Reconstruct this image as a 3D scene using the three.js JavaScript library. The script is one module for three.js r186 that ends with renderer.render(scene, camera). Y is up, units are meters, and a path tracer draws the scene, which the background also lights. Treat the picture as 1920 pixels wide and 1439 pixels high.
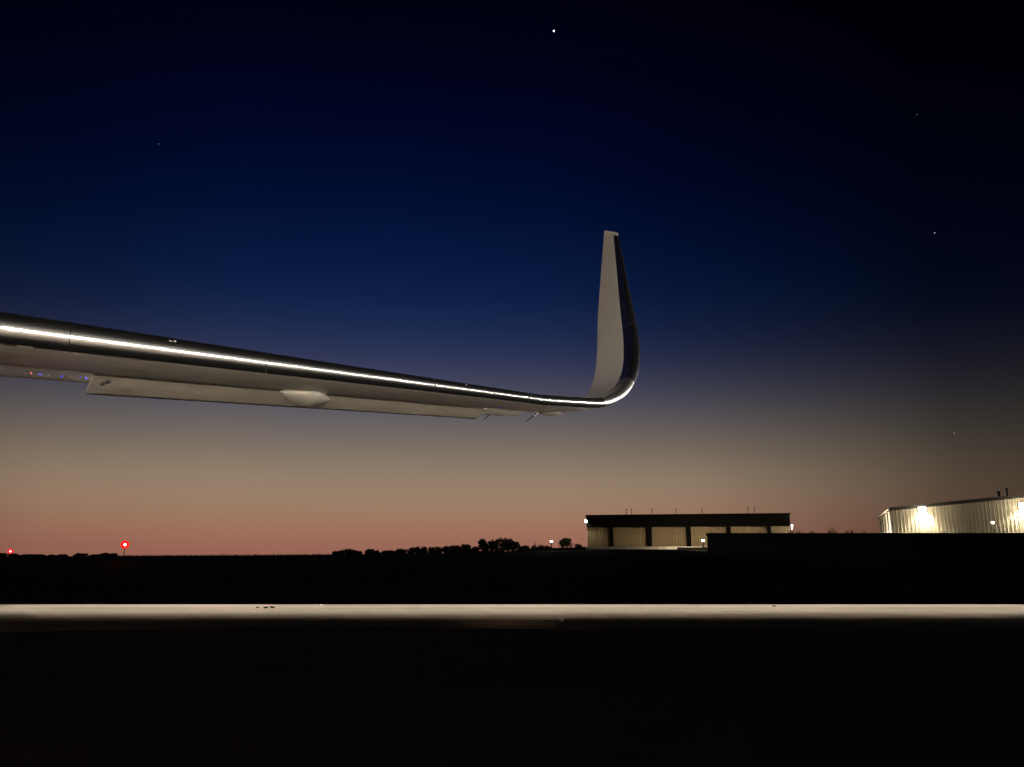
import * as THREE from 'three';
import { mergeGeometries } from 'three/addons/utils/BufferGeometryUtils.js';
import { RoundedBoxGeometry } from 'three/addons/geometries/RoundedBoxGeometry.js';
import { RectAreaLightUniformsLib } from 'three/addons/lights/RectAreaLightUniformsLib.js';
RectAreaLightUniformsLib.init();

// ------------------------------------------------------------------ camera, sky, sun, exposure
const scene = new THREE.Scene();
const EYE = 1.0, PITCH = 0.22267;
const camera = new THREE.PerspectiveCamera(53.0347, 1024 / 767, 0.05, 9000);
camera.position.set(0, EYE, 0);
camera.rotation.set(PITCH, 0, 0);
scene.add(camera);
const renderer = new THREE.WebGLRenderer({ antialias: true });
renderer.toneMapping = THREE.LinearToneMapping;
renderer.toneMappingExposure = 1;
renderer.shadowMap.enabled = true;
const V = (x, y, z) => new THREE.Vector3(x, y, z);
const clamp = (x, a = 0, b = 1) => Math.min(b, Math.max(a, x));
const sstep = (a, b, x) => { const t = clamp((x - a) / (b - a)); return t * t * (3 - 2 * t); };
const lerp = (a, b, t) => a + (b - a) * t;
const interp = (x, xs, ys) => {
  if (x <= xs[0]) return ys[0];
  for (let i = 1; i < xs.length; i++) if (x <= xs[i]) return lerp(ys[i - 1], ys[i], (x - xs[i - 1]) / (xs[i] - xs[i - 1]));
  return ys[ys.length - 1];
};
const lin = (c) => (c <= 0.04045 ? c / 12.92 : ((c + 0.055) / 1.055) ** 2.4);
// twilight: colour by elevation, fading away from where the sun went down (left of the view)
const skyTable = [[0, 150, 99, 85], [1, 155, 105, 88], [2.5, 159, 118, 96], [4.8, 154, 132, 109], [7.6, 127, 115, 101], [10.4, 93, 90, 97], [13.5, 54, 59, 91], [16.7, 25, 41, 80], [19.4, 11, 31, 72], [25.3, 2, 15, 52], [32.6, 1, 4, 32], [39, 1, 1, 15], [50, 0, 1, 10], [90, 0, 0, 7]];
const skyEl = skyTable.map((r) => r[0]), skyCh = [1, 2, 3].map((k) => skyTable.map((r) => r[k]));
function skyColor(elDeg, azDeg) {
  let d = azDeg + 9; while (d > 180) d -= 360; while (d < -180) d += 360; d = Math.abs(d);
  const low = interp(d, [0, 12, 22, 30, 39, 47, 60, 90, 180], [1, 1, .9, .62, .27, .16, .09, .04, .025]);
  const high = interp(d, [0, 12, 22, 30, 39, 47, 60, 90, 180], [1, .88, .55, .34, .14, .09, .05, .03, .02]);
  const k = lerp(low, high, sstep(4, 17, elDeg));
  const e0 = Math.max(0, elDeg), wd = Math.min(1.6, .3 + e0 * .12);
  return skyCh.map((ch) => { let a = 0; for (let i = -3; i <= 3; i++) a += lin(interp(Math.max(0, e0 + i * wd * .5), skyEl, ch) / 255); return a / 7 * k; });
}
{
  const W = 1024, H = 1024, data = new Float32Array(W * H * 4);
  for (let j = 0; j < H; j++) {
    const el = ((j + 0.5) / H - 0.5) * 180;
    for (let i = 0; i < W; i++) {
      const a = ((i + 0.5) / W - 0.5) * 2 * Math.PI;
      const az = THREE.MathUtils.radToDeg(Math.atan2(Math.cos(a), -Math.sin(a)));
      const c = skyColor(el, az), o = (j * W + i) * 4;
      data[o] = c[0]; data[o + 1] = c[1]; data[o + 2] = c[2]; data[o + 3] = 1;
    }
  }
  const t = new THREE.DataTexture(data, W, H, THREE.RGBAFormat, THREE.FloatType);
  t.mapping = THREE.EquirectangularReflectionMapping; t.magFilter = THREE.LinearFilter; t.minFilter = THREE.LinearFilter; t.needsUpdate = true;
  scene.background = t; scene.environment = t;
}
// the last of the sunken sun's glow, from the left horizon
const sun = new THREE.DirectionalLight(0xffb08a, 0.012);
sun.position.set(-160, 14, -900); sun.castShadow = true; sun.shadow.radius = 20;
Object.assign(sun.shadow.camera, { left: -80, right: 80, top: 60, bottom: -60, far: 2000 });
scene.add(sun, sun.target);

// ------------------------------------------------------------------ helpers
let seed = 12345;
const rnd = () => { seed = (seed + 0x6d2b79f5) | 0; let t = Math.imul(seed ^ (seed >>> 15), 1 | seed); t = (t + Math.imul(t ^ (t >>> 7), 61 | t)) ^ t; return ((t ^ (t >>> 14)) >>> 0) / 4294967296; };
const rr = (a, b) => a + (b - a) * rnd();
const F = 1442;
const fwd = V(0, Math.sin(PITCH), -Math.cos(PITCH)), upv = V(0, Math.cos(PITCH), Math.sin(PITCH));
// the point of the place that is seen at (x, y) of the 1920-wide photograph, D metres ahead / at height h
const rayTo = (x, y) => fwd.clone().add(V((x - 960) / F, 0, 0)).addScaledVector(upv, -(y - 719.5) / F);
const ahead = (x, y, D) => { const r = rayTo(x, y); return V(0, EYE, 0).addScaledVector(r, -D / r.z); };
const atHeight = (x, y, h) => { const r = rayTo(x, y); return V(0, EYE, 0).addScaledVector(r, (h - EYE) / r.y); };
const used = {};
const numbered = (n) => { const k = used[n] = (used[n] ?? -1) + 1; return k ? `${n}_${String(k).padStart(3, '0')}` : n; };
const ORD = ['first', 'second', 'third', 'fourth', 'fifth', 'sixth', 'seventh', 'eighth', 'ninth', 'tenth', 'eleventh', 'twelfth', 'thirteenth', 'fourteenth', 'fifteenth', 'sixteenth', 'seventeenth', 'eighteenth', 'nineteenth', 'twentieth'];
const ord = (i) => ORD[i] || 'twenty-' + ORD[i - 20];
function tag(o, label, category, group, kind) {
  if (label) o.userData.label = label;
  if (category) o.userData.category = category;
  if (group) o.userData.group = group;
  if (kind) o.userData.kind = kind;
  return o;
}
function mesh(name, geo, mat, parent) {
  const m = new THREE.Mesh(Array.isArray(geo) ? mergeGeometries(geo.map((g) => { const q = g.index ? g.toNonIndexed() : g; for (const k of Object.keys(q.attributes)) if (!['position', 'normal', 'uv'].includes(k)) q.deleteAttribute(k); return q; })) : geo, mat);
  m.name = (parent === scene || !parent) ? numbered(name) : name;
  m.castShadow = m.receiveShadow = true;
  (parent || scene).add(m);
  return m;
}
function thing(name, pos, label, category, group) {
  const g = new THREE.Group(); g.name = numbered(name); g.position.copy(pos); scene.add(g);
  return tag(g, label, category, group);
}
const box = (w, h, d, x = 0, y = 0, z = 0, ry = 0) => { const g = new THREE.BoxGeometry(w, h, d); if (ry) g.rotateY(ry); g.translate(x, y, z); return g; };
function rod(a, b, r0, r1 = r0, n = 8) {
  const d = b.clone().sub(a), g = new THREE.CylinderGeometry(r1, r0, d.length(), n);
  g.applyQuaternion(new THREE.Quaternion().setFromUnitVectors(V(0, 1, 0), d.clone().normalize()));
  const m = a.clone().add(b).multiplyScalar(.5); g.translate(m.x, m.y, m.z); return g;
}
// value noise
const hash2 = (i, j) => { let h = Math.imul(i, 374761393) + Math.imul(j, 668265263) | 0; h = Math.imul(h ^ (h >>> 13), 1274126177); return ((h ^ (h >>> 16)) >>> 0) / 4294967296; };
function vnoise(x, y, per) {
  const i = Math.floor(x), j = Math.floor(y), u = x - i, v = y - j, s = u * u * (3 - 2 * u), t = v * v * (3 - 2 * v), w = (k) => ((k % per) + per) % per;
  return lerp(lerp(hash2(w(i), w(j)), hash2(w(i + 1), w(j)), s), lerp(hash2(w(i), w(j + 1)), hash2(w(i + 1), w(j + 1)), s), t);
}
function noiseTex(n, octaves, fn, srgb) {
  const data = new Uint8Array(n * n * 4);
  for (let j = 0; j < n; j++) for (let i = 0; i < n; i++) {
    let s = 0, a = 0;
    for (const [per, amp, sx = 1] of octaves) { s += amp * vnoise(i / n * per * sx, j / n * per, per); a += amp; }
    const c = fn(s / a, i / n, j / n), o = (j * n + i) * 4;
    for (let k = 0; k < 3; k++) data[o + k] = clamp(Array.isArray(c) ? c[k] : c) * 255;
    data[o + 3] = 255;
  }
  const t = new THREE.DataTexture(data, n, n); t.wrapS = t.wrapT = THREE.RepeatWrapping; t.magFilter = THREE.LinearFilter; t.minFilter = THREE.LinearFilter;
  if (srgb) t.colorSpace = THREE.SRGBColorSpace;
  t.needsUpdate = true; return t;
}
const rep = (t, x, y = x) => { const c = t.clone(); c.repeat.set(x, y); c.needsUpdate = true; return c; };
const S = (c, rough = .8, o = {}) => new THREE.MeshStandardMaterial({ color: Array.isArray(c) ? new THREE.Color().setRGB(...c) : c, roughness: rough, ...o });
const glow = (c, k) => new THREE.MeshStandardMaterial({ color: 0x111111, emissive: new THREE.Color().setRGB(...c), emissiveIntensity: k });

const grain = noiseTex(512, [[8, .5], [32, .35], [128, .3], [256, .25]], (s) => .25 + s * .75);
const stain = noiseTex(512, [[4, .5], [9, .4], [23, .3], [90, .2], [256, .15]], (s) => { const k = .62 + .55 * (s - .2); return [k, k * .985, k * .96]; });
const wave = noiseTex(256, [[3, .7], [7, .4], [17, .15]], (s) => s);
const streaks = noiseTex(256, [[4, .6, 8], [8, .3, 8]], (s) => { const k = .74 + .4 * (s - .3); return [k, k * .98, k * .94]; });
const M = {
  asphalt: new THREE.MeshPhysicalMaterial({ color: new THREE.Color().setRGB(.022, .018, .015), roughness: .95, specularIntensity: .06, map: rep(stain, 1 / 7), bumpMap: rep(grain, 1 / .6), bumpScale: .004 }),
  fadeBrown: new THREE.MeshPhysicalMaterial({ color: new THREE.Color().setRGB(.19, .14, .095), roughness: .95, specularIntensity: .1, map: rep(stain, 1 / 12, 1 / 3), bumpMap: rep(grain, 1 / .6), bumpScale: .004 }),  // darkest band of the strip: fade into shade put into the colour
  fadeGrey: new THREE.MeshPhysicalMaterial({ color: new THREE.Color().setRGB(.31, .27, .225), roughness: .95, specularIntensity: .1, map: rep(stain, 1 / 14, 1 / 3), bumpMap: rep(grain, 1 / .8), bumpScale: .004 }),  // middle band of the strip, its colour dimmed for the light's fade
  concrete: new THREE.MeshPhysicalMaterial({ color: new THREE.Color().setRGB(.395, .37, .338), roughness: .92, specularIntensity: .12, map: rep(stain, 1 / 16, 1 / 4), bumpMap: rep(grain, 1 / 1.1), bumpScale: .003 }),
  grass: S([.03, .036, .016], 1),
  soil: new THREE.MeshPhysicalMaterial({ color: new THREE.Color().setRGB(.02, .017, .012), roughness: 1, specularIntensity: .05, map: rep(stain, 1 / 11) }),
  wallDark: new THREE.MeshPhysicalMaterial({ color: new THREE.Color().setRGB(.008, .0075, .007), roughness: .95, specularIntensity: .1, map: rep(stain, 1 / 5) }),
  panelBuff: S([.50, .445, .345], .55, { map: rep(streaks, 1 / 3, 1 / 6) }),
  panelOchre: S([.48, .36, .2], .6, { map: rep(streaks, 1 / 3, 1 / 6) }),
  bronze: S([.022, .018, .015], .6),
  trim: S([.55, .5, .42], .5),
  roof: S([.10, .09, .08], .6),
  pole: S([.08, .08, .08], .5, { metalness: .5 }),
  palePole: S([.6, .55, .48], .5),
  white: new THREE.MeshPhysicalMaterial({ color: new THREE.Color().setRGB(.72, .69, .64), roughness: .42, clearcoat: .25, clearcoatRoughness: .25 }),
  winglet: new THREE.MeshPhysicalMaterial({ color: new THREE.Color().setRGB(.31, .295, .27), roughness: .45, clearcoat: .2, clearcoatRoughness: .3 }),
  fascia: new THREE.MeshPhysicalMaterial({ color: new THREE.Color().setRGB(.007, .006, .005), roughness: .9, specularIntensity: .15 }),
  satin: S([.88, .87, .85], .31, { metalness: 1 }),
  chrome: S([.86, .85, .83], .23, { metalness: 1 }),
  seal: S([.012, .012, .012], .7),
  glass: S([.02, .02, .025], .08),
  tyre: S([.02, .02, .02], .85),
  leaf: S([.035, .045, .02], .9, { side: THREE.DoubleSide }),
  bark: S([.05, .04, .03], .95),
};

// ------------------------------------------------------------------ ground
const EDGE = -17.26;                                  // far edge of the apron; a grass bank falls away behind it
const azPx = (x, z) => 960 + F * 1.0 * (x / -z) / Math.cos(PITCH) * .975;
function ground(x, z) {
  const e = EDGE - z;
  if (e <= 0) return -.12;
  const R = interp(azPx(x, z), [-200, 0, 600, 900, 1100], [.0004, .0008, .0032, .0062, .0092]);
  const low = -2.8 * sstep(0, 10, e) - .12;
  const top = 1 + R * 160;
  return lerp(low, top, sstep(30, 135, e)) + .10 * (vnoise(x / 9 + 500, z / 9 + 500, 997) - .5) * sstep(2, 10, e);
}
{ // field: one sheet out to the horizon, finer near by
  const zs = [], xs = [];
  for (let z = EDGE - .002, st = .8; z > -6000; z -= st, st *= 1.07) zs.push(z); zs.push(-6200);
  for (let i = -70; i <= 70; i++) xs.push(Math.sign(i) * (Math.abs(i) / 70) ** 2.2);
  const pos = [], idx = [], uv = [];
  zs.forEach((z, j) => xs.forEach((k, i) => {
    const x = k * 5000 + i * .9, y = ground(x, z); pos.push(x, y, z); uv.push(x, z);
    if (i && j) { const a = (j - 1) * xs.length + i - 1, b = a + 1, c = a + xs.length, d = c + 1; idx.push(a, b, c, b, d, c); }
  }));
  const g = new THREE.BufferGeometry();
  g.setAttribute('position', new THREE.Float32BufferAttribute(pos, 3)); g.setAttribute('uv', new THREE.Float32BufferAttribute(uv, 2)); g.setIndex(idx); g.computeVertexNormals();
  tag(mesh('grass_field', g, M.soil), null, null, null, 'structure');
}
const flat = (x0, x1, z0, z1, y, n = 1) => { const g = new THREE.PlaneGeometry(x1 - x0, z0 - z1, n, 1); g.rotateX(-Math.PI / 2); g.translate((x0 + x1) / 2, y, (z0 + z1) / 2); const p = g.attributes.position, u = g.attributes.uv; for (let i = 0; i < p.count; i++) u.setXY(i, p.getX(i), p.getZ(i)); return g; };
{
  const slab = (x0, x1, z0, z1, y1, y0) => { const g = box(x1 - x0, y1 - y0, z0 - z1, (x0 + x1) / 2, (y0 + y1) / 2, (z0 + z1) / 2); const p = g.attributes.position, u = g.attributes.uv; for (let i = 0; i < p.count; i++) u.setXY(i, p.getX(i), p.getZ(i) + p.getY(i)); return g; };
  tag(mesh('apron', slab(-120, 120, -2.5, EDGE, 0, -.6), M.asphalt), null, null, null, 'structure');
  tag(mesh('hangar_ramp', slab(-120, 120, 120, -2.496, .004, -.6), M.concrete), null, null, null, 'structure');
  // paler shoulder towards the far edge; darker bands paint the light's fade: thin sheets with uneven front edges
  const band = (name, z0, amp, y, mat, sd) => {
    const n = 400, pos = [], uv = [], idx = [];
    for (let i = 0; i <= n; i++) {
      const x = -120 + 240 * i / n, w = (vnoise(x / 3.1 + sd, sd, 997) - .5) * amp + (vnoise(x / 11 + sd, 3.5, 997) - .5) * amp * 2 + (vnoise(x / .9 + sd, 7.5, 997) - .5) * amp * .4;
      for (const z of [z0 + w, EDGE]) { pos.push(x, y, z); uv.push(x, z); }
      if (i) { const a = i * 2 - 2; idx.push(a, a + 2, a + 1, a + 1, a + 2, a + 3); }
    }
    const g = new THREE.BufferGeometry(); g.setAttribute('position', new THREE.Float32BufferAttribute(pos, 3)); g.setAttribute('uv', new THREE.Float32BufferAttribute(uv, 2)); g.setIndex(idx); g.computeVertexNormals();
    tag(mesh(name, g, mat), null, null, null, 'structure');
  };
  band('fade_band_brown', -11.3, 1.1, .004, M.fadeBrown, 40); band('fade_band_grey', -12.7, .5, .008, M.fadeGrey, 90); band('concrete_strip', -14.1, .6, .012, M.concrete, 160);
}
// scraps lying on the shoulder
{
  const st = (px, py, n, s, label) => {
    const p = atHeight(px, py, .013), gs = [];
    for (let i = 0; i < n; i++) { const g = new THREE.DodecahedronGeometry(s * rr(.6, 1.2), 0); g.scale(1.4, .5, 1); g.rotateY(rr(0, 6)); g.translate(rr(-.22, .22), s * .3, rr(-.12, .12)); gs.push(g); }
    const t = thing('dirt_clump', p, label, 'dirt'); gs.forEach((g) => mesh('lump', g, M.soil, t));
  };
  st(502, 1140, 6, .032, 'small dark clump of dirt on the lit concrete strip, left of centre');
  st(1462, 1138, 3, .026, 'small dark crumbs of dirt on the lit strip below the near hangar');
  const w = thing('pebble', atHeight(1053, 1166, .009), 'single pale pebble at the dark front edge of the lit strip', 'pebble');
  const g = new THREE.DodecahedronGeometry(.035, 1); g.scale(1.2, .7, 1); g.translate(0, .02, 0); mesh('stone', g, M.trim, w);
  const w2 = thing('pebble', atHeight(603, 1137, .013), 'pale pebble on the far edge of the lit strip near the dirt clump', 'pebble');
  const g2 = new THREE.DodecahedronGeometry(.022, 1); g2.scale(1.2, .7, 1); g2.translate(0, .02, 0); mesh('stone', g2, M.trim, w2);
}

// ------------------------------------------------------------------ retaining wall and the terrace above it
const WY = 3.3;
{
  const A = ahead(1328, 1000, 70), B = V(95, WY, -70), h = A.y + 3.2;
  const w = thing('retaining_wall', V(A.x, A.y - h, -70), 'long flat-topped black retaining wall in front of the lit hangars', 'wall');
  const L = B.x - A.x, n = 12;
  for (let i = 0; i < n; i++) mesh('wall_panel', box(L / n - .03, h - .25, .5, (i + .5) * L / n, (h - .25) / 2, -.25), M.wallDark, w);
  mesh('coping', box(L + .1, .25, .7, L / 2, h - .125, -.25), M.wallDark, w);
  const g = flat(A.x, 140, -70.6, -260, A.y - .06, 12);   // terrace, left side following the wall's return
  const p = g.attributes.position; for (let i = 0; i < p.count; i++) if (p.getZ(i) < -80) p.setX(i, lerp(A.x * 4.3, 330, (p.getX(i) - A.x) / (140 - A.x)));
  tag(mesh('terrace', g, M.soil), null, null, null, 'structure');
  mesh('return_wall', (() => { const gg = new THREE.BoxGeometry(.4, h, 130); gg.translate(.2, h / 2, -65); gg.rotateY(-.267); gg.translate(.3, 0, -.6); return gg; })(), M.wallDark, w);
  // weeds on the coping
  for (const [wi, [px, py]] of [[1486, 992], [1500, 994], [1524, 993], [1558, 990], [1565, 986], [1590, 993], [1600, 991], [1622, 994]].entries()) {
    const q = ahead(px, 998, 70.3), top = ahead(px, py, 70.3).y - q.y + .1, gs = [];
    for (let i = 0; i < 14; i++) { const a = rr(0, 6.28), r = rr(.02, .35), hh = top * rr(.35, 1); gs.push(rod(V(r * Math.cos(a) * .5, -.1, r * Math.sin(a) * .3), V(r * Math.cos(a) + rr(-.1, .1), hh, r * Math.sin(a) * .5), .02, .006, 4)); }
    const wd = thing('weed', V(q.x, A.y - .02, -70.5), `${ord(wi)} thin dry weed from the left on top of the black retaining wall`, 'weed', 'weeds on top of the retaining wall'); mesh('stalks', gs, M.bark, wd);
  }
}

// ------------------------------------------------------------------ ribbed panel: flat sheet with raised ribs
function ribbed(w, h, ribs, depth = .05) {
  const s = new THREE.Shape(), st = w / ribs; s.moveTo(0, 0);
  s.lineTo(0, -.03); s.lineTo(w, -.03); s.lineTo(w, 0);
  for (let i = ribs - 1; i >= 0; i--) { const x = i * st; s.lineTo(x + st * .68, 0); s.lineTo(x + st * .58, depth); s.lineTo(x + st * .42, depth); s.lineTo(x + st * .32, 0); }
  s.lineTo(0, 0);
  const g = new THREE.ExtrudeGeometry(s, { depth: h, bevelEnabled: false }); g.rotateX(-Math.PI / 2);       // y of the shape becomes -z
  g.scale(1, 1, -1); const ix = g.index; if (!ix) { const p = g.attributes.position.array, n = g.attributes.normal.array, u = g.attributes.uv.array; for (let i = 0; i < p.length / 9; i++) { for (let k = 0; k < 3; k++) { let t = p[i * 9 + 3 + k]; p[i * 9 + 3 + k] = p[i * 9 + 6 + k]; p[i * 9 + 6 + k] = t; t = n[i * 9 + 3 + k]; n[i * 9 + 3 + k] = n[i * 9 + 6 + k]; n[i * 9 + 6 + k] = t; } for (let k = 0; k < 2; k++) { const t = u[i * 6 + 2 + k]; u[i * 6 + 2 + k] = u[i * 6 + 4 + k]; u[i * 6 + 4 + k] = t; } } }
  const p = g.attributes.position, u = g.attributes.uv; for (let i = 0; i < p.count; i++) u.setXY(i, p.getX(i), p.getY(i));
  g.computeVertexNormals(); return g;
}
function wallLamp(pos, turn, label, group, { w = .5, h = .35, power = 400, color = [1, .86, .62], k = 30, dist = .45, down = false } = {}) {
  const t = thing('wall_lamp', pos, label, 'lamp', group); t.rotation.y = turn;
  mesh('housing', new RoundedBoxGeometry(w + .12, h + .1, .22, 2, .04).translate(0, .06, .11), M.pole, t);
  mesh('lens', new RoundedBoxGeometry(w, h, .1, 2, .03).translate(0, 0, .26), glow(color, k), t);
  const l = down ? new THREE.SpotLight(new THREE.Color().setRGB(...color), power, 0, 1.12, .55) : new THREE.PointLight(new THREE.Color().setRGB(...color), power); l.position.set(0, -.1, dist + .1); if (down) { l.target.position.set(0, -8, -.6); t.add(l.target); const soft = new THREE.PointLight(l.color, power * .17); soft.position.set(0, -.1, 2.2); soft.castShadow = true; soft.shadow.radius = 20; t.add(soft); } l.shadow.radius = 6; l.castShadow = true; t.add(l);
  return t;
}

// ------------------------------------------------------------------ far hangar (dark fascia, pairs of sliding doors)
{
  const yb = 2.95, L = ahead(1102, 1027, 160), Rr = ahead(1481, 998, 153);
  const dx = Rr.x - L.x, dz = Rr.z - L.z, len = Math.hypot(dx, dz), turn = Math.atan2(-dz, dx);
  const H = ahead(1102, 970, 160).y - yb, FA = 2.05, DH = H - FA;
  const hg = thing('hangar', V(L.x, yb, L.z), 'long hangar with black fascia and ochre sliding doors beside the trees', 'hangar'); hg.rotation.y = turn;
  const px = (x) => (x - 1102) / (1481 - 1102) * len;
  mesh('roof', [(() => { const g = box(len + .6, .25, 24, len / 2, H + .13, -11.6); return g; })()], M.fascia, hg);
  mesh('fascia', box(len + .3, FA, .5, len / 2, H - FA / 2 - .002, .25), M.fascia, hg);
  mesh('roof_edge', box(len + .6, .14, .7, len / 2, H + .33, .3), M.fascia, hg);
  const piers = [[1145, 1152], [1217, 1226], [1291, 1300], [1366, 1374], [1441, 1447]];
  for (const [a, b] of piers) mesh('pier', box(px(b) - px(a), DH - .002, .5, px((a + b) / 2), DH / 2, .1), M.fascia, hg);
  const edges = [1102, ...piers.flat(), 1481];
  for (let i = 0; i < edges.length; i += 2) {
    const x0 = px(edges[i]), x1 = px(edges[i + 1]), two = edges[i + 1] - edges[i] > 50 || i === 0, mid = i === 0 ? x0 + (x1 - x0) * .73 : (x0 + x1) / 2;
    const leaves = two ? [[x0, mid, -.05], [mid, x1, -.22]] : [[x0, x1, -.05]];
    for (const [a, b, z] of leaves) {
      const g = ribbed(b - a - .04, DH - .16 + (z < -.1 ? -.12 : 0), Math.max(2, Math.round((b - a) / .55)), .07); g.translate(a + .02, .05, z); mesh('door_leaf', g, M.panelOchre, hg);
    }
    mesh('head_track', box(x1 - x0, .1, .3, (x0 + x1) / 2, DH - .05, -.12), M.bronze, hg);
  }
  mesh('side_wall', [ribbed(23, H - .01, 40, .07).rotateY(-Math.PI / 2).translate(.06, 0, -23.1)], M.panelOchre, hg);
  mesh('side_wall', [ribbed(23, H - .01, 40, .07).rotateY(Math.PI / 2).translate(len - .06, 0, -.1)], M.panelOchre, hg);
  mesh('rear_wall', box(len - .2, H - .01, .2, len / 2, H / 2, -23.3), M.panelOchre, hg);
  for (const [x, t] of [[1178, 958], [1188.5, 958], [1228, 958], [1275, 957.5], [1325, 957.5], [1412, 956.5], [1423.5, 957.5]]) {
    const hh = (967 - t) / 9 * 1.0 + .25;
    const p = mesh('vent_pipe', [rod(V(px(x), H + .2, -3), V(px(x), H + .35 + hh, -3), .055)], M.pole, hg);
    mesh('vent_cap', new THREE.CylinderGeometry(.07, .13, .2, 10).translate(px(x), H + .42 + hh, -3), M.pole, p);
  }
  // ground and low wall before the doors
  const kb = thing('kerb_wall', V(ahead(1098, 1030, 148).x, 2.74, -148), 'long pale low wall at the foot of the far hangar', 'wall');
  for (let i = 0; i < 16; i++) mesh('block', box(1.5 - .06, .5, .35, .75 + i * 1.5, .02, 0, 0), M.trim, kb);
  tag(mesh('hangar_apron', box(62, .5, 9, 30, -.3, 4).rotateY(turn).translate(L.x - 4, yb - .02, L.z), M.asphalt), null, null, null, 'structure');
  // lamps at the two front corners
  const nrm = V(Math.sin(turn), 0, Math.cos(turn));
  const a = ahead(1100.5, 978, 159.2); wallLamp(a, turn - .9, 'bright wall lamp high on the left corner of the far hangar', null, { power: 14, k: 60, w: .6, h: .5, color: [1, .95, .85] });
  const b = ahead(1483, 986, 152.3); wallLamp(b, turn + .9, 'bright wall lamp on the right corner of the far hangar, upper of two', null, { power: 8, k: 20, w: .4, h: .32, color: [1, .95, .88] });
  const c = ahead(1483, 991.5, 152.3); wallLamp(c, turn + .9, 'wall lamp on the right corner of the far hangar, lower of two', null, { power: 4, k: 10, w: .3, h: .3, color: [1, .95, .88] });
}
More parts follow.
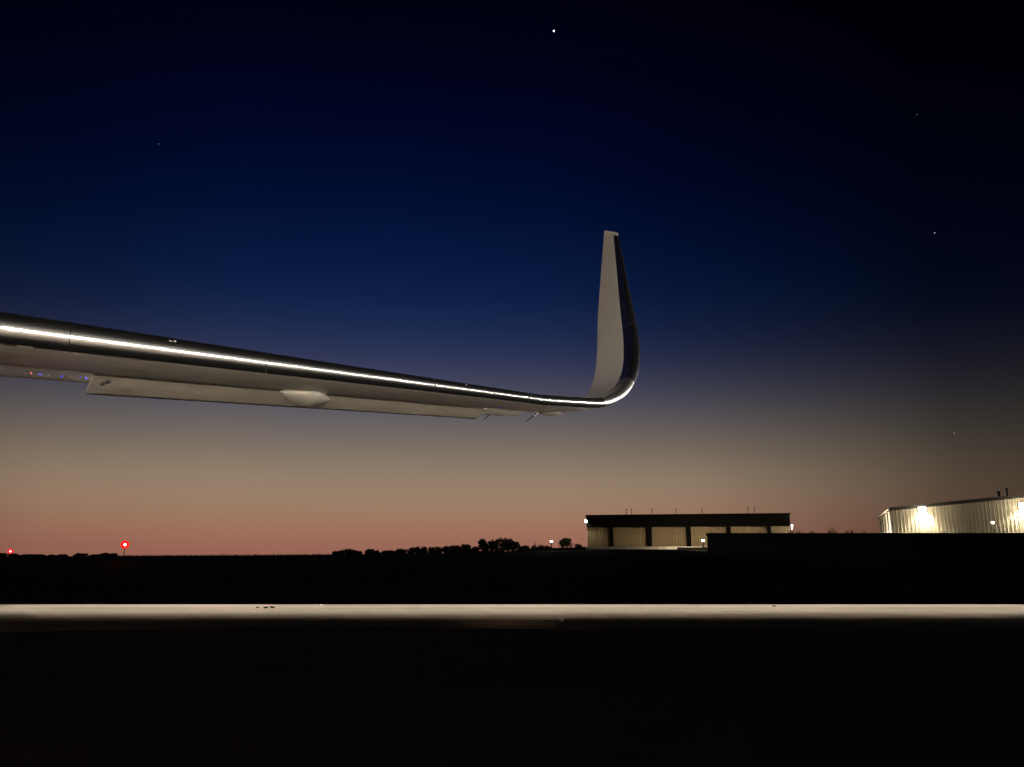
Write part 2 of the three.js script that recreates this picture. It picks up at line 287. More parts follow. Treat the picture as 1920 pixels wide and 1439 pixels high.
// ------------------------------------------------------------------ near hangar (buff ribbed gable, two flood lamps)
{
  const d0 = 120, C = ahead(1670, 956, d0), yb = 3.2, H = C.y - yb;
  const dir = V(.25, 0, .1).normalize(), turn = Math.atan2(-dir.z, dir.x), rise = .085;
  const hg = thing('hangar', V(C.x, yb, C.z), 'buff ribbed metal hangar with dark sloping roof edge and glaring wall lamps', 'hangar'); hg.rotation.y = turn;
  const LEN = 46, top = (x) => H + rise * Math.min(x, LEN - x);
  const n = 46, pw = LEN / n;
  for (let i = 0; i < n; i++) {
    const g = ribbed(pw - .012, 1, 2, .055), p = g.attributes.position;
    for (let k = 0; k < p.count; k++) if (p.getY(k) > .5) p.setY(k, top(i * pw + p.getX(k)) - .02);
    const u = g.attributes.uv; for (let k = 0; k < p.count; k++) u.setXY(k, p.getX(k) + i * 1.7, p.getY(k));
    g.translate(i * pw, 0, 0); mesh('wall_panel', g, M.panelBuff, hg);
  }
  const bar = (x0, x1, z, hh, dd, mat, nm) => mesh(nm, rodBox(V(x0, top(x0) + .06, z), V(x1, top(x1) + .06, z), hh, dd), mat, hg);
  function rodBox(a, b, hh, dd) { const g = new THREE.BoxGeometry(a.distanceTo(b), hh, dd); g.rotateZ(Math.atan2(b.y - a.y, b.x - a.x)); const m = a.clone().add(b).multiplyScalar(.5); g.translate(m.x, m.y, m.z); return g; }
  bar(-.1, LEN / 2, .1, .5, .45, M.bronze, 'rake_trim'); bar(LEN / 2, LEN + .1, .1, .5, .45, M.bronze, 'rake_trim');
  const DEP = 30;
  // eave wall on the left: five bays between downpipes, pale trim on top
  for (let i = 0; i < 5; i++) {
    const g = ribbed(DEP / 5 - .05, H - .15, 4, .05); g.rotateY(-Math.PI / 2); g.translate(-.02, 0, -DEP + .17 + i * DEP / 5); mesh('wall_panel', g, M.panelBuff, hg);
    mesh('downpipe', rod(V(-.1, 0, -i * DEP / 5 - .1), V(-.1, H - .1, -i * DEP / 5 - .1), .08), M.bronze, hg);
  }
  mesh('gutter', box(.35, .3, DEP + .3, -.12, H + .02, -DEP / 2 - .17), M.trim, hg);
  mesh('corner_trim', box(.25, H - .25, .25, -.02, H / 2 - .12, .02), M.trim, hg);
  for (const s of [0, 1]) mesh('roof', rodBox(V(s ? LEN / 2 + .01 : 0, top(s ? LEN / 2 : 0) + .2, -DEP / 2), V(s ? LEN : LEN / 2 - .01, top(s ? LEN : LEN / 2) + .2, -DEP / 2), .12, DEP - .4), M.roof, hg);
  mesh('rear_wall', box(LEN - .3, H, .2, LEN / 2, H / 2, -DEP), M.panelBuff, hg);
  mesh('right_wall', box(.2, H - .1, DEP - .3, LEN, H / 2, -DEP / 2), M.panelBuff, hg);
  const local = (x, y, z) => V(x, y, z).applyAxisAngle(V(0, 1, 0), turn).add(hg.position);
  const along = (pxx) => { const r = rayTo(pxx, 956), nrm = V(-dir.z, 0, dir.x); const t = (C.x * nrm.x + C.z * nrm.z) / (r.x * nrm.x + r.z * nrm.z); const w = V(r.x * t, 0, r.z * t).sub(V(C.x, 0, C.z)); return w.dot(dir); };
  for (const [pxx, pyy, th, r] of [[1883, 930, .75, .16], [1899, 925, 1.15, .11]]) {
    const x = along(pxx); const q = mesh('vent_pipe', rod(V(x, top(x) - .2, -2), V(x, top(x) + th + .25, -2), r), M.pole, hg); mesh('vent_cap', new THREE.CylinderGeometry(r * 1.1, r * 1.7, .3, 10).translate(x, top(x) + th + .3, -2), M.pole, q);
  }
  const l1 = along(1729), l2 = along(1919);
  wallLamp(local(l1, top(l1) - .55, .12), turn, 'glaring white wall lamp near the left corner of the buff hangar', null, { w: 1.0, h: .8, power: 250, k: 60, color: [1, .88, .64], dist: .62, down: true });
  wallLamp(local(l2, top(l2) - 1.35, .12), turn, 'glaring wall lamp of the buff hangar at the right edge of the picture', null, { w: 1.0, h: .8, power: 250, k: 60, color: [1, .88, .64], dist: .62, down: true });
  // post lamp in front of the gable
  const q = ahead(1862, 982, 98);
  const pl = thing('post_lamp', V(q.x, WY, q.z), 'short pale post lamp in front of the buff hangar wall', 'lamp');
  mesh('post', rod(V(0, 0, 0), V(0, q.y - WY, 0), .11, .09), M.palePole, pl);
  mesh('lens', new RoundedBoxGeometry(.3, .26, .3, 2, .05).translate(0, q.y - WY + .1, 0), glow([1, .9, .75], 4), pl);
  mesh('lamp_cap', new THREE.CylinderGeometry(.06, .32, .14, 12).translate(0, q.y - WY + .32, 0), M.palePole, pl);
  const l = new THREE.PointLight(0xffe0b0, 12); l.position.set(0, q.y - WY + .1, 0); l.castShadow = true; l.shadow.radius = 8; pl.add(l);
}
// ------------------------------------------------------------------ post lamps before the far hangar
function postLamp(px, py, D, label, group, power, k = 40, r = .3, color = [1, .82, .5], aim = null) {
  const p = ahead(px, py, D), y0 = Math.min(ground(p.x, p.z) - .1, p.y - .6);
  const t = thing('post_lamp', V(p.x, y0, p.z), label, 'lamp', group), h = p.y - y0;
  mesh('post', rod(V(0, 0, 0), V(0, h - .1, 0), .12, .09), M.pole, t);
  mesh('arm', rod(V(0, h - .05, 0), V(0, h + r * 1.05, 0), r * .85, r * .35), M.pole, t).position.y = r * .55;
  const b = mesh('lens', new THREE.SphereGeometry(r, 16, 12).scale(1, .8, 1), glow([1, .93, .8], k), t); b.position.y = h;
  const l = aim ? new THREE.SpotLight(new THREE.Color().setRGB(...color), power, 0, 1.15, .6) : new THREE.PointLight(new THREE.Color().setRGB(...color), power); l.position.set(0, h - .05, aim ? -r * 1.05 : 0); if (aim) { l.target.position.copy(aim); scene.add(l.target); } l.shadow.radius = 10; l.castShadow = true; t.add(l);
}
postLamp(1318.5, 1014, 138, 'bright post lamp beside the left end of the black retaining wall', null, 300, 60, .22, [1, .82, .58], V(36, 1.5, -158));
postLamp(1600, 1004, 128, 'post lamp behind the black retaining wall beside the buff hangar', null, 1000, 30, .2, [1, .88, .68]);
postLamp(1034, 1015.5, 150, 'white post lamp among the trees left of the far hangar', null, 5, 50, .2, [1, .95, .85]);

// ------------------------------------------------------------------ red beacon lamps in the field
function beacon(px, py, D, label) {
  const p = ahead(px, py, D), y0 = ground(p.x, p.z) - .2, t = thing('beacon_lamp', V(p.x, y0, p.z), label, 'lamp'), h = p.y - y0;
  mesh('pole', rod(V(0, 0, 0), V(0, h - .3, 0), .06, .05), M.pole, t);
  mesh('collar', rod(V(0, h - .36, 0), V(0, h - .24, 0), .16, .14, 12), M.pole, t);
  const pts = [[0, -.26], [.14, -.25], [.26, -.12], [.3, 0], [.26, .14], [.15, .25], [0, .29]].map(([x, y]) => new THREE.Vector2(x * 2.15, y * 2.15));
  const gl = mesh('lens', new THREE.LatheGeometry(pts, 20), glow([1, .012, .012], 1.1), t); gl.position.y = h;
  const b = new THREE.SphereGeometry(.19, 12, 10); const c = mesh('bulb', b, glow([1, .75, .7], 6), gl); c.position.set(-p.x, 0, D).normalize().multiplyScalar(.56);
  const l = new THREE.PointLight(0xff2010, 6); l.position.set(0, h, .95); l.castShadow = true; l.shadow.radius = 5; t.add(l);
}
beacon(234, 1022, 120, 'taller red beacon lamp on a thin pole over the dark field');
beacon(19, 1034.5, 190, 'small red beacon lamp behind bushes at the left edge of the field');

// ------------------------------------------------------------------ trees along the skyline
function crown(w, h, n, loose, low = .3) {
  // leaf clumps scattered through several offset lobes
  const pos = [], lobes = [];
  for (let i = 0; i < 7; i++) lobes.push([rr(-.32, .32) * w, h * rr(low, .78), rr(-.3, .3) * w, rr(.22, .36)]);
  lobes.push([rr(-.1, .1) * w, h * .72, 0, .3], [0, h * Math.min(.35, low + .15), 0, .46]);
  for (let i = 0; i < n; i++) {
    const [lx, ly, lz, lr] = lobes[Math.floor(rnd() * lobes.length)];
    const u = rr(-1, 1), a = rr(0, 6.283), q = Math.sqrt(1 - u * u), r = Math.cbrt(rr(.25, 1)) * lr;
    const c = V(lx + q * Math.cos(a) * r * w, Math.max(.02 * h, ly + u * r * h), lz + q * Math.sin(a) * r * w);
    const s = loose * rr(.6, 1.3);
    for (let k = 0; k < 3; k++) { const v = V(rr(-1, 1), rr(-1, 1), rr(-1, 1)).normalize().multiplyScalar(s).add(c); pos.push(v.x, v.y, v.z); }
  }
  const g = new THREE.BufferGeometry(); g.setAttribute('position', new THREE.Float32BufferAttribute(pos, 3)); g.computeVertexNormals(); return g;
}
function tree(px, py, D, wpx, label, opt = {}) {
  const p = ahead(px, py, D), y0 = ground(p.x, p.z) - .15, h = Math.max(.7, p.y - y0), w = wpx / F * D;
  const t = thing(opt.name || 'tree', V(p.x, y0, p.z), label, opt.cat || 'tree', opt.group), base = opt.bare ?? .12;
  const gs = [rod(V(0, 0, 0), V(rr(-.05, .05) * w, h * .75, 0), .05 * w + .04, .015 * w + .01, 7)];
  for (let i = 0; i < 5; i++) { const a = rr(0, 6.28), y = h * rr(.25, .55); gs.push(rod(V(0, y, 0), V(Math.cos(a) * w * .35, y + h * .25, Math.sin(a) * w * .35), .02 * w + .015, .008 * w + .006, 5)); }
  mesh('trunk', gs, M.bark, t);
  const c = mesh('crown', crown(w, h * (1 - base) , opt.n || 520, opt.leaf || .17 * Math.min(1.4, w / 3 + .5), opt.low ?? .3), M.leaf, t); c.position.y = h * base;
  return t;
}
// right group, on the rise beside the far hangar: [x, top, width]
const rightTrees = [
  [906, 1010, 20, 'pointed dark tree at the left end of the tallest clump'], [922, 1013, 30, 'broad dark tree left of middle in the tallest clump'],
  [945, 1009, 32, 'tallest rounded tree of the skyline, right in the big clump'], [961, 1015, 22, 'rounded tree at the right end of the tallest clump'],
  [1063, 1009, 24, 'lone open-crowned dark tree between the post lamp and the far hangar'],
];
for (const [x, y, w, l] of rightTrees) tree(x, y + 1, 162, w * 1.12, l, { n: 900, bare: x > 1000 ? .15 : 0, low: x > 1000 ? .3 : .08, leaf: .3 });
{
  const low = [[630, 1035, 14], [640, 1033, 16], [652, 1031, 20], [665, 1033, 14], [673, 1035, 14], [692, 1030, 18], [704, 1032, 16], [722, 1037, 14], [733, 1037, 12], [745, 1034, 14], [754, 1030, 20], [770, 1027, 18], [783, 1026, 18], [795, 1026, 18], [808, 1026, 20], [821, 1026, 16], [834, 1025, 20], [846, 1023, 20], [857, 1022, 20], [868, 1020, 20], [878, 1021, 18], [889, 1025, 16], [979, 1024, 18], [989, 1023, 16], [1001, 1023, 16], [1014, 1022, 18], [1026, 1024, 16], [1038, 1029, 14], [1048, 1031, 12], [1084, 1022, 16], [1095, 1026, 12]];
  low.forEach(([x, y, w], i) => tree(x, y + 1.2 - rnd() * 1.6, 165, w * .95, i === 30 ? 'low dark bush against the left end of the far hangar, last of the hedge' : `${i === 29 ? "thirtieth" : ord(i)} dark bush from the left in the hedge beside the far hangar`, { name: 'bush', cat: 'bush', group: 'bushes in the hedge left of the far hangar', n: 620, leaf: .26, low: .05, bare: 0 }));
  const s = tree(1003, 1013, 164, 8, 'thin bare sapling leaning above the hedge beside the post lamp', { n: 30, leaf: .1, bare: .3 });
  const far = [[4, 1039, 18], [24, 1040, 20], [35, 1042, 16], [47, 1045, 14], [60, 1045, 20], [76, 1044, 22], [97, 1042, 18], [118, 1044, 22], [147, 1039, 20], [157, 1040, 14], [177, 1043, 20], [198, 1038, 20], [213, 1039, 12]];
  far.forEach(([x, y, w], i) => tree(x, y - .5, 235, w * 1.0, `${ord(i)} low dark bush from the left on the skyline around the red lamps`, { name: 'bush', cat: 'bush', group: 'bushes on the far left skyline', n: 620, leaf: .36, low: .05, bare: 0 }));
  // thin grass fringe along the rest of the skyline
  const gs = [];
  for (let i = 0; i < 700; i++) { const px = rr(215, 640), D = rr(150, 170), p = ahead(px, 1040, D), y0 = ground(p.x, p.z); gs.push(rod(V(p.x, y0 - .05, p.z), V(p.x + rr(-.15, .15), y0 + rr(.1, .5) * rr(.4, 1), p.z), .04, .01, 3)); }
  tag(mesh('tall_grass', gs, M.bark), 'thin fringe of tall grass on the left skyline', 'grass', null, 'stuff');
}

// ------------------------------------------------------------------ stars
for (const [x, y, px, k, l] of [[1038.5, 58, 3.8, 5, 'brightest star, high above the winglet'], [1753, 437, 2.2, .7, 'small white star to the right of the winglet'], [1720, 215, 2, .12, 'faint star in the dark upper right sky'], [297, 270, 2, .16, 'faint star in the upper left sky'], [1790, 813, 2.4, .3, 'faint star low above the lit buff hangar']]) {
  const D = 4000, p = ahead(x, y, D), t = mesh('star', new THREE.SphereGeometry(px * .36 / F * p.distanceTo(V(0, 1, 0)), 10, 8), glow([.93, .95, 1], k)); t.position.copy(p); t.castShadow = false; tag(t, l, 'star');
}

// ------------------------------------------------------------------ business jet: the wing and winglet in front of the camera
const PSI = .37, o3 = V(Math.cos(PSI), 0, -Math.sin(PSI)), a3 = V(-Math.sin(PSI), 0, -Math.cos(PSI)), TIP = atHeight(1000, 746, 2.05);
const W = { u1: .531, arc: 1.127, cant: 1.44, l: .985, Lw: .438, LA: .12, c0: .8, c1: .69, ct: .25, sw: .227, dih: .07, rise: .055, e: .651 };
const S_TIP = W.u1 + W.arc + W.l, S_ROOT = -8.6, SW_IN = .2155;
const path = [];                                                // integrated once: u, v, w, angle by s
{
  const N = 1400, ds = S_TIP / N; let u = 0, v = 0, w = 0;
  for (let i = 0; i <= N; i++) {
    const s = i * ds, f = clamp((s - W.u1) / W.arc), ff = f ** W.e, th = W.dih * sstep(0, .2, s) + (W.cant - W.dih) * (ff * .5 + .5 * ff * ff * (3 - 2 * ff)), g = f * f * (3 - 2 * f);
    path.push([u, v, w, th, f]);
    u += Math.cos(th) * ds; w += Math.sin(th) * ds; v += ds * (Math.tan(W.sw) * (1 - f) + Math.tan(W.Lw) * f + Math.tan(W.LA) * 4 * f * (1 - f));
  }
}
function frame(s) {
  if (s <= 0) return [s, Math.tan(SW_IN) * s, 0, 0, 0];
  const t = clamp(s / S_TIP) * (path.length - 1), i = Math.min(path.length - 2, Math.floor(t)), k = t - i;
  return path[i].map((a, j) => lerp(a, path[i + 1][j], k));
}
const chordRaw = (s) => (s < 0 ? W.c0 - .165 * s : interp(s, [0, W.u1, W.u1 + W.arc, S_TIP], [W.c0, W.c0 * .93, W.c1, W.ct]));
const chordAt = (s) => { let a = 0; for (let i = -4; i <= 4; i++) a += chordRaw(s + i * .075 * clamp((S_TIP - s) / .3)); return a / 9; };
const thickAt = (s) => (s < 0 ? lerp(.088, .118, clamp(-s / 2.6)) : interp(s, [0, .5, 1.0, 1.5, 2.1], [.088, .102, .112, .09, .075]));
const riseAt = (s) => (s < 0 ? W.rise + .02 * s * 0 : W.rise * (1 - clamp((s - W.u1) / W.arc)));
const yt = (x, XM = .055) => .5 * (x < XM ? Math.sqrt(Math.max(0, 1 - ((XM - x) / XM) ** 2)) : 1 - .98 * ((x - XM) / (1 - XM)) ** 1.7);   // full, blunt nose
// t in -1..1: upper surface for t < 0, lower for t > 0, x = t squared
function surf(s, t, out = V(0, 0, 0)) {
  const [u, v, w, th] = frame(s), c = chordAt(s), x = t * t, k = thickAt(s) * c * yt(x) * (t < 0 ? 1 : -1) + riseAt(s) * x, lift = s > .9 ? .12 * x * ((s - .9) / (S_TIP - .9)) ** 2 : 0;
  const kk = k, n = V(0, 0, 0).addScaledVector(o3, -Math.sin(th)).add(V(0, Math.cos(th), 0));
  return out.copy(TIP).addScaledVector(o3, u).addScaledVector(a3, v + x * c).add(V(0, w + lift, 0)).addScaledVector(n, kk);
}
function patch(s0, s1, ns, t0, t1, nt, lift = 0) {
  const pos = [], nor = [], uv = [], idx = [], f0 = typeof t0 === 'function' ? t0 : () => t0, f1 = typeof t1 === 'function' ? t1 : () => t1;
  for (let i = 0; i <= ns; i++) {
    const s = lerp(s0, s1, i / ns);
    for (let j = 0; j <= nt; j++) {
      const t = lerp(f0(s), f1(s), j / nt), p = surf(s, t), e = 1e-3;
      const ps = surf(Math.min(s + e, S_TIP - 1e-4), t).sub(surf(Math.min(s + e, S_TIP - 1e-4) - 2 * e, t)), pt = surf(s, Math.min(.999, t + e)).sub(surf(s, Math.max(-.999, t - e)));
      const n = pt.cross(ps).normalize();
      p.addScaledVector(n, lift);
      pos.push(p.x, p.y, p.z); nor.push(n.x, n.y, n.z); uv.push(s, t * Math.abs(t) * chordAt(s));
      if (i && j) { const a = (i - 1) * (nt + 1) + j - 1, b = a + 1, c = a + nt + 1, d = c + 1; idx.push(a, b, c, b, d, c); }
    }
  }
  const g = new THREE.BufferGeometry();
  g.setAttribute('position', new THREE.Float32BufferAttribute(pos, 3)); g.setAttribute('normal', new THREE.Float32BufferAttribute(nor, 3)); g.setAttribute('uv', new THREE.Float32BufferAttribute(uv, 2)); g.setIndex(idx);
  // make the winding agree with the normals
  const P = (k) => V(pos[k * 3], pos[k * 3 + 1], pos[k * 3 + 2]); const A = P(idx[0]), nn = P(idx[1]).sub(A).cross(P(idx[2]).sub(A));
  if (nn.dot(V(nor[0], nor[1], nor[2])) < 0) for (let k = 0; k < idx.length; k += 3) { const q = idx[k]; idx[k] = idx[k + 1]; idx[k + 1] = q; }
  g.setIndex(idx); return g;
}
function tipCap() {      // closes the end of the winglet, slightly domed
  const pos = [], idx = [], uv = [], n = 26, up = V(0, 1, 0);
  for (let j = 0; j <= n; j++) { const t = j / n, a = surf(S_TIP, -t), b = surf(S_TIP, t); for (let k = 0; k <= 6; k++) { const p = a.clone().lerp(b, k / 6).addScaledVector(up, .012 * Math.sin(Math.PI * k / 6) * Math.sqrt(t)); pos.push(p.x, p.y, p.z); uv.push(t, k / 6); if (j && k) { const A = (j - 1) * 7 + k - 1, B = A + 1, C = A + 7, D = C + 1; idx.push(A, C, B, B, C, D); } } }
  const g = new THREE.BufferGeometry(); g.setAttribute('position', new THREE.Float32BufferAttribute(pos, 3)); g.setAttribute('uv', new THREE.Float32BufferAttribute(uv, 2)); g.setIndex(idx); g.computeVertexNormals(); return g;
}
const jet = thing('business_jet', V(0, 0, 0), 'white business jet whose chrome-edged wing and upturned winglet cross the sky', 'jet');
// span stations from the photograph's x on the leading edge
const sAt = (px, y) => { const p = atHeight(px, y, 2.05); return p.sub(TIP).dot(o3); };
const chU = (s) => -Math.sqrt(s < 0 ? .11 : lerp(.11, .25, clamp((s - .25) / 1.1)));
const chL = (s) => Math.sqrt(s < 0 ? interp(s, [-8, -2.28, -2.22, -1.2, 0], [.085, .085, .062, .055, .05]) : lerp(.05, .12, clamp(s / 1.5)));
const sJ = [S_ROOT, sAt(130, 625), sAt(502, 673), sAt(820, 718), -.03, .14, .62, 1.02, 1.62];
const HX = Math.sqrt(.73), HU = -Math.sqrt(.8);
const wing = mesh('wing', [
  patch(S_ROOT, .75, 110, -.9995, chU, 22), patch(S_ROOT, .2, 60, chL, HX, 22), patch(.2, .75, 20, chL, .9995, 26)], M.white, jet);
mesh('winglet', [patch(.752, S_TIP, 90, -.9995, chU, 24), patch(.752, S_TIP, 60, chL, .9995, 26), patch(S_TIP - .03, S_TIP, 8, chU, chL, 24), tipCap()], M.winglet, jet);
for (let i = 0; i + 1 < sJ.length; i++) mesh('leading_edge', patch(sJ[i] + .0015, sJ[i + 1] - .0015, i ? 28 : 60, chU, chL, 34), Math.abs(sJ[i] - .62) < .01 ? M.satin : M.chrome, wing);
mesh('leading_edge', patch(sJ[sJ.length - 1] + .001, S_TIP - .03, 40, chU, chL, 34), M.chrome, wing);
mesh('access_panel', patch(sAt(50, 640), sAt(76, 640), 3, Math.sqrt(.055), Math.sqrt(.083), 3, .003), M.white, wing);
// lower skin rib of the inboard trailing edge, flap and aileron: trailing pieces hinged at HX
function trailing(s0, s1, defl, cf, drop = 0, back = 0, skew = 0) {
  const gs = [], ns = 26, nt = 16, pos = [], idx = [], uv = [];
  for (let i = 0; i <= ns; i++) {
    const s = lerp(s0, s1, i / ns), [, , , th] = frame(s), c = chordAt(s), h = surf(s, HX), n = V(0, 0, 0).addScaledVector(o3, -Math.sin(th)).add(V(0, Math.cos(th), 0));
    const fc = cf * c, d = defl, ax = a3.clone().multiplyScalar(Math.cos(d)).addScaledVector(n, -Math.sin(d)), nx = n.clone().multiplyScalar(Math.cos(d)).addScaledVector(a3, Math.sin(d));
    h.addScaledVector(a3, back + .006).addScaledVector(n, -drop);
    for (let j = 0; j <= nt; j++) {
      // lower face from nose back to the edge, then over the top to the nose again
      const q = j / nt, low = q <= .5, x = low ? q * 2 : 2 - q * 2, tk = .11 * fc;
      const k = low ? -.10 * tk * Math.sin(Math.PI * x) : tk * (1.25 * Math.sqrt(x) * (1 - x) + .9 * (1 - x) * x);
      const p = h.clone().addScaledVector(ax, x * fc).addScaledVector(nx, k).addScaledVector(o3, skew * x * (1 - i / ns)); pos.push(p.x, p.y, p.z); uv.push(s, x * fc);
      if (i && j) { const a = (i - 1) * (nt + 1) + j - 1, b = a + 1, cc = a + nt + 1, dd = cc + 1; idx.push(a, b, cc, b, dd, cc); }
    }
  }
  const caps = [0, ns].map((i) => { const b = i * (nt + 1), f = []; for (let j = 1; j < nt; j++) f.push(b, b + j, b + j + 1); return f; });
  const g = new THREE.BufferGeometry(); g.setAttribute('position', new THREE.Float32BufferAttribute(pos, 3)); g.setAttribute('uv', new THREE.Float32BufferAttribute(uv, 2)); g.setIndex(idx); g.computeVertexNormals();
  const cg = new THREE.BufferGeometry(); cg.setAttribute('position', g.attributes.position.clone()); cg.setAttribute('uv', g.attributes.uv.clone()); cg.setIndex([...caps[0], ...caps[1]]); const cn = cg.toNonIndexed(); cn.computeVertexNormals();
  return [g, cn];
}
const hinge = (px, y, h) => atHeight(px, y, h).sub(TIP).dot(o3);
const sF0 = hinge(176, 702, 2.06), sF1 = hinge(905, 763, 2.10);
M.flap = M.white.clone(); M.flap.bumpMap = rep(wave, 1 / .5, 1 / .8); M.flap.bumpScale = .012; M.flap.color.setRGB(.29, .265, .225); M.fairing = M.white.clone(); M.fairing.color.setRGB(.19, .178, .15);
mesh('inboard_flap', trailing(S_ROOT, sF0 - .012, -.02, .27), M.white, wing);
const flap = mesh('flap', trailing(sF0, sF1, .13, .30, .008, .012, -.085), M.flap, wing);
mesh('aileron', trailing(sF1 + .01, .2, .02, .27), M.white, wing);
for (const [x, y] of [[192, 719], [202, 715]]) { const p = atHeight(x, y, 1.97); mesh('hinge_fitting', new THREE.SphereGeometry(1, 12, 8).scale(.014, .009, .02).rotateZ(.6).translate(p.x, p.y - .004, p.z), M.seal, flap); }
// dark gap strip ahead of the flap
mesh('gap_seal', patch(S_ROOT, .2, 40, HX - .006, HX + .012, 2, -.02), M.seal, wing);
// flap track fairing
{
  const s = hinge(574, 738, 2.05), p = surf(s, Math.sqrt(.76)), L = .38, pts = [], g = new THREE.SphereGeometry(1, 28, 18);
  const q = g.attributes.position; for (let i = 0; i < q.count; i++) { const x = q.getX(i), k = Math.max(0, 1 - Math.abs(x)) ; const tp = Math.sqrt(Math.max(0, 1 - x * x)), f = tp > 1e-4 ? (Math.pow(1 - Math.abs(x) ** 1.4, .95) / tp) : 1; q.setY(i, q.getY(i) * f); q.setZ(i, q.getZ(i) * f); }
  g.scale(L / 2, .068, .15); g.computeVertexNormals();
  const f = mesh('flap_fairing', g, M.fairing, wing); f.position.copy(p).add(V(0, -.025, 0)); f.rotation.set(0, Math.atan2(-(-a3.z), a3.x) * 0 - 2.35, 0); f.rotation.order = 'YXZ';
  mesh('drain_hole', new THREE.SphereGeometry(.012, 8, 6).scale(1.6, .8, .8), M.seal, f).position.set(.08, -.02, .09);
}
for (const [x, y] of [[318, 637], [326, 638], [871, 714]]) { const sS = sAt(x, y + 18), p = surf(sS, -Math.sqrt(.012)); mesh('stud', new THREE.SphereGeometry(.006, 10, 8).translate(p.x, p.y, p.z), M.chrome, wing); }
// static wicks on the trailing edge, aileron hinge horn
function wick(px, py, qx, qy, h, r = .006) {
  const a = atHeight(px, py, h), dpt = -a.z, b = ahead(qx, qy, dpt + .16);
  const w = mesh('static_wick', rod(a, b, r, r * .5), M.seal, wing); mesh('wick_base', rod(a.clone().add(V(.012, .012, 0)), a.clone().lerp(b, .18), r * 1.9, r * 1.5), M.white, w); mesh('wick_tip', new THREE.SphereGeometry(r * .9, 8, 6).translate(b.x, b.y, b.z), M.chrome, w);
}
wick(924, 773, 908, 786, 2.08); wick(1005, 776, 988, 790, 2.08); wick(827, 776, 820, 782, 2.05);
{
  const p = atHeight(1030, 772, 2.1), g = new THREE.SphereGeometry(1, 20, 12).scale(.11, .026, .05); g.rotateY(.5);
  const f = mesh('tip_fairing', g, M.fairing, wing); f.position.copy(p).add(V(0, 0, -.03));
}
// glowing blue and red dots painted in for lamp reflections under the trailing edge
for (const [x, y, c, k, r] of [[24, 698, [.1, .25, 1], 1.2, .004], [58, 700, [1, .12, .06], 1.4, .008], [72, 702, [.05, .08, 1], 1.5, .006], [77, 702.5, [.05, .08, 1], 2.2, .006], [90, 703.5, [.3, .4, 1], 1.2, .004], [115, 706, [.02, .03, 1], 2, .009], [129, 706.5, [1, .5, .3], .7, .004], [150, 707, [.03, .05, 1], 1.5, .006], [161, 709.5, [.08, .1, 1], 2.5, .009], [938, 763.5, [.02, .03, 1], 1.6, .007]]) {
  const p = atHeight(x, y, 1.99); mesh('painted_glint', new THREE.SphereGeometry(r * .55, 8, 6).translate(p.x, p.y, p.z), glow(c, k), wing);
}
// ---- the rest of the jet, out of the picture on the left
{
  const at = (u, v, y) => TIP.clone().addScaledVector(o3, u).addScaledVector(a3, v).setY(y), UC = -9.6, ax = a3;
  const prof = [[-10.2, .02, 2.35], [-9.9, .28, 2.38], [-9.2, .62, 2.5], [-8, .92, 2.72], [-6.6, 1.08, 2.85], [-2, 1.1, 2.88], [3, 1.08, 2.9], [6, .8, 3.1], [8.6, .4, 3.4], [9.6, .12, 3.5]];
  const pos = [], idx = [], uv = []; const n = 28;
  prof.forEach(([v, r, y], i) => { for (let j = 0; j <= n; j++) { const a = j / n * 6.28319, p = at(UC + Math.cos(a) * r, v, y + Math.sin(a) * r); pos.push(p.x, p.y, p.z); uv.push(v, a); if (i && j) { const A = (i - 1) * (n + 1) + j - 1, B = A + 1, C = A + n + 1, D = C + 1; idx.push(A, B, C, B, D, C); } } });
  const g = new THREE.BufferGeometry(); g.setAttribute('position', new THREE.Float32BufferAttribute(pos, 3)); g.setAttribute('uv', new THREE.Float32BufferAttribute(uv, 2)); g.setIndex(idx); g.computeVertexNormals();
  const fu = mesh('fuselage', g, M.white, jet);
  for (let i = 0; i < 8; i++) { const p = at(UC + 1.035, -5 + i * 1.0, 3.2); const m = mesh('window', new THREE.SphereGeometry(1, 14, 8).scale(.03, .2, .15), M.glass, fu); m.position.copy(p); m.rotation.y = PSI; }
  const wheel = (u, v, r, nm) => { const gg = mesh(nm, rod(at(u, v, r), at(u, v, 2.0), .07, .09), M.palePole, jet); for (const k of [-.16, .16]) mesh('tyre', new THREE.TorusGeometry(r * .68, r * .32, 10, 24).rotateY(PSI + Math.PI / 2).translate(...at(u + k, v, r).toArray()), M.tyre, gg); };
  wheel(-7.9, 1.2 - 8 * Math.tan(SW_IN) * 0 - .9, .36, 'main_gear'); wheel(-11.3, .3, .36, 'main_gear'); wheel(UC, -7.6, .26, 'nose_gear');
  const rw = new THREE.BoxGeometry(9, .16, 1.5); rw.translate(-4.5, 0, 0); rw.rotateY(PSI); const q = at(UC - .7, -.8, 2.1); rw.translate(q.x, q.y, q.z); mesh('right_wing', rw, M.white, jet);
  const fin = new THREE.BufferGeometry().copy(new THREE.ExtrudeGeometry(new THREE.Shape([[0, 0], [2.6, 0], [3.6, 2.4], [2.3, 2.4]].map(([x, y]) => new THREE.Vector2(x, y))), { depth: .16, bevelEnabled: true, bevelSize: .04, bevelThickness: .04 })); fin.rotateY(Math.PI / 2 + PSI); const fq = at(UC + .08, 5.6, 3.6); fin.translate(fq.x, fq.y, fq.z); mesh('tail_fin', fin, M.white, jet);
  for (const k of [-1, 1]) mesh('engine', rod(at(UC + k * 1.5, 3.2, 3.5), at(UC + k * 1.5, 6, 3.55), .48, .36, 24), M.white, jet);
}

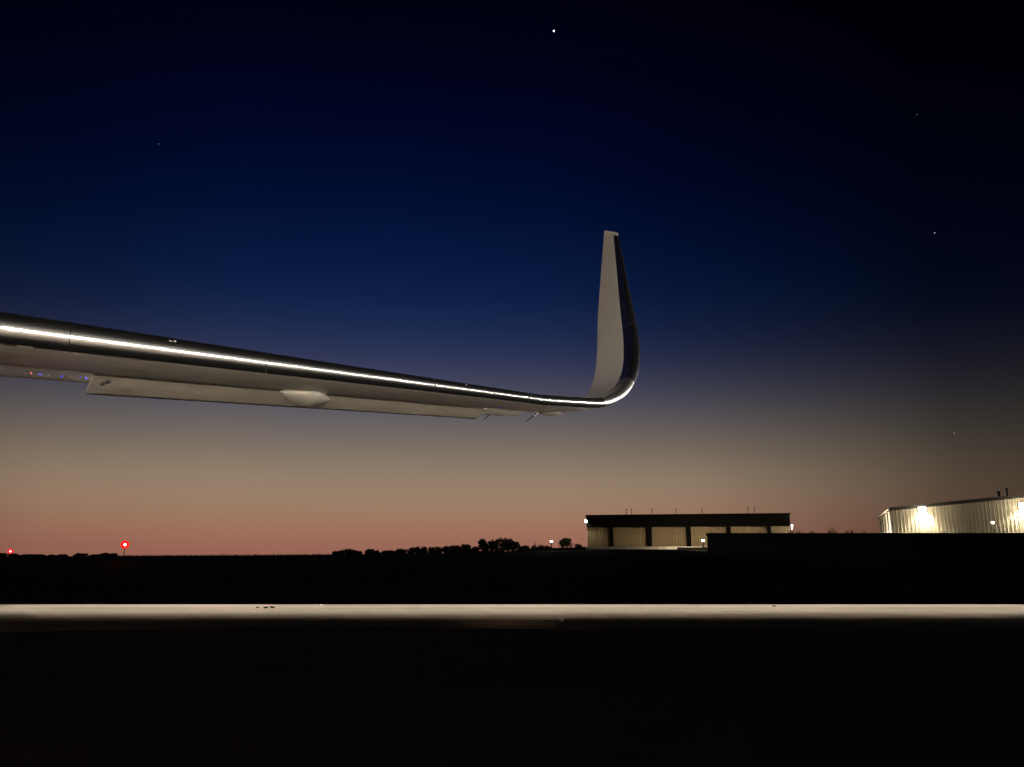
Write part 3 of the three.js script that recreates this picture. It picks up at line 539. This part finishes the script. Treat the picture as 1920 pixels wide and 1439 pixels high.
// ------------------------------------------------------------------ service hangar behind the camera and its side wing: lamps under their canopies light the ramp before them
const wm = S([.46, .44, .40], .7), clad = S([.07, .07, .075], .8);
function serviceBuilding(x, z, turn, L, HW, label, wash, low, power, blocker, cut) {
  const hb = thing('hangar', V(x, 0, z), label, 'hangar'); hb.rotation.y = turn;
  const n = Math.round(L / 4), B = 1.6;
  for (let i = 0; i < n; i++) { const X = -L / 2 + (i + .5) * L / n; if (wash) mesh('base_panel', box(L / n - .03, B - .02, .3, X, B / 2, .15), wm, hb); mesh('wall_panel', box(L / n - .03, HW - (wash ? B : 0), .3, X, (HW + (wash ? B : 0)) / 2, .15), clad, hb); }
  mesh('roof', box(L, .4, 34, 0, HW - .22, 17.35), M.roof, hb);
  mesh('side_wall', box(.3, HW - .5, 34, -L / 2, HW / 2 - .25, 17.4), clad, hb); mesh('side_wall', box(.3, HW - .5, 34, L / 2, HW / 2 - .25, 17.4), clad, hb);
  mesh('rear_wall', box(L, HW - .5, .3, 0, HW / 2 - .25, 34.5), clad, hb);
  if (!wash) return;
  mesh('canopy', box(L, .25, 5.2, 0, 6.7, -2.6), M.bronze, hb);
  mesh('cutoff_fascia', box(L, .72, .12, 0, 6.22, -5.26), M.bronze, hb);  // added fascia, set to cut the canopy lamp off short of the foreground
  const wl = thing('canopy_lamp', V(x, 0, z), wash, 'lamp'); wl.rotation.y = turn;
  mesh('diffuser', box(L - 4, .04, .1, 0, 0, 0).rotateX(Math.PI / 4).translate(0, 6.33, -4.4), glow([1, .92, .8], 3), wl);
  const lamp = new THREE.RectAreaLight(new THREE.Color().setRGB(1, .82, .62), turn === 0 ? 1900 : 500, L - 4, .1); lamp.position.set(0, 6.3, -4.43); lamp.rotation.x = -Math.PI / 4; wl.add(lamp);
  const bl = thing('added_base_lamp', V(x, 0, z), low, 'lamp'); bl.rotation.y = turn;  // foot lamps added so the chrome edge catches a bright streak
  mesh('housing', box(L - 3.8, .3, .2, 0, .5, -.14), M.bronze, bl);
  const kb = thing('light_blocker', V(x, 0, z), blocker, 'light_blocker'); kb.rotation.y = turn;  // added to keep the foot lamps off the apron and field
  mesh('base', box(L, .2, .5, 0, .1, -1.77), M.concrete, kb); mesh('rail', box(L, cut - .2, .16, 0, (cut + .2) / 2, -1.77), M.concrete, kb); 
  const parts = Math.round(L / 8.7), pl = (L - 4) / parts;           // added tubes of uneven power, to break up the chrome highlight
  for (let i = 0; i < parts; i++) {
    const X = -L / 2 + 2 + (i + .5) * pl, f = .72 + .56 * hash2(i, parts);
    mesh('diffuser', box(pl - .7, .06, .02, X, .5, -.25), glow([1, .95, .88], 6), bl);
    const q = new THREE.RectAreaLight(new THREE.Color().setRGB(1, .95, .89), power * f, pl - .7, .06); q.position.set(X, .5, -.27); bl.add(q);
  }
}
{
  const Z = 14, HW = 16;
  serviceBuilding(0, Z, 0, 96, HW, 'tall service hangar behind the camera with a lamp-lit pale front', 'long lamp under the canopy of the tall service hangar', 'low lamp added along the foot of the tall service hangar to streak the chrome', 640, 'low concrete light blocker added before the foot lamps of the tall service hangar', .575);
  serviceBuilding(40, -12, Math.PI / 2, 44, 9, 'lower side wing of the service hangar, to the right of the apron', 'long lamp under the canopy of the lower side wing', 'low lamp added along the foot of the lower side wing to streak the chrome', 3000, 'low concrete light blocker added before the foot lamps of the lower side wing', .53);
  serviceBuilding(-46, -20, -Math.PI / 2, 60, 22, 'tall unlit hangar added left of the parked jet to darken the chrome reflection');  // added so the winglet chrome reflects something dark
  // roof floods that reach over the roof edge to the far shoulder
  for (let i = -3; i <= 3; i++) {
    const p = V(i * 6, 18.86, Z + 5.2), t = thing('flood_lamp', V(p.x, HW, p.z), `${ord(i + 3)} flood lamp from the left on the tall service hangar roof`, 'lamp', 'flood lamps on the service hangar roof');
    mesh('mast', rod(V(0, 0, .3), V(0, 3.1, .3), .08), M.pole, t); mesh('head', new RoundedBoxGeometry(.6, .4, .2, 2, .05).translate(0, 3.1, .2), M.pole, t);
    mesh('lens', box(.5, .3, .04, 0, 3.1, .06), glow([1, .88, .72], 2), t);
    const s = new THREE.SpotLight(new THREE.Color().setRGB(1, .84, .68), 9800, 0, .2, .5); s.position.copy(p).add(V(0, 0, -.05)); s.target.position.set(p.x, 0, -14.5); s.castShadow = true; s.shadow.radius = 8; scene.add(s, s.target);
  }
}
// unseen work lamp added on the ramp to brighten the wing from below
{
  const p = V(.9, .32, 9.5), aim = V(-.7, 2.5, -5), t = thing('added_work_lamp', V(p.x, .004, p.z), 'portable work lamp added on the ramp to light the wing from below', 'lamp');
  mesh('stand', [rod(V(-.25, 0, -.1), V(0, .25, 0), .012), rod(V(.25, 0, -.1), V(0, .25, 0), .012), rod(V(0, 0, .28), V(0, .25, 0), .012)], M.pole, t);
  mesh('head', new RoundedBoxGeometry(.34, .24, .1, 2, .02).translate(0, .316, .06), M.pole, t); mesh('lens', box(.3, .2, .01, 0, .316, .005), glow([1, .92, .8], 2), t);
  const s = new THREE.SpotLight(new THREE.Color().setRGB(1, .82, .6), 560, 0, .17, .4); s.position.copy(p).add(V(0, 0, -.03)); s.target.position.copy(aim); s.castShadow = true; s.shadow.radius = 5; scene.add(s, s.target);
}
renderer.render(scene, camera);
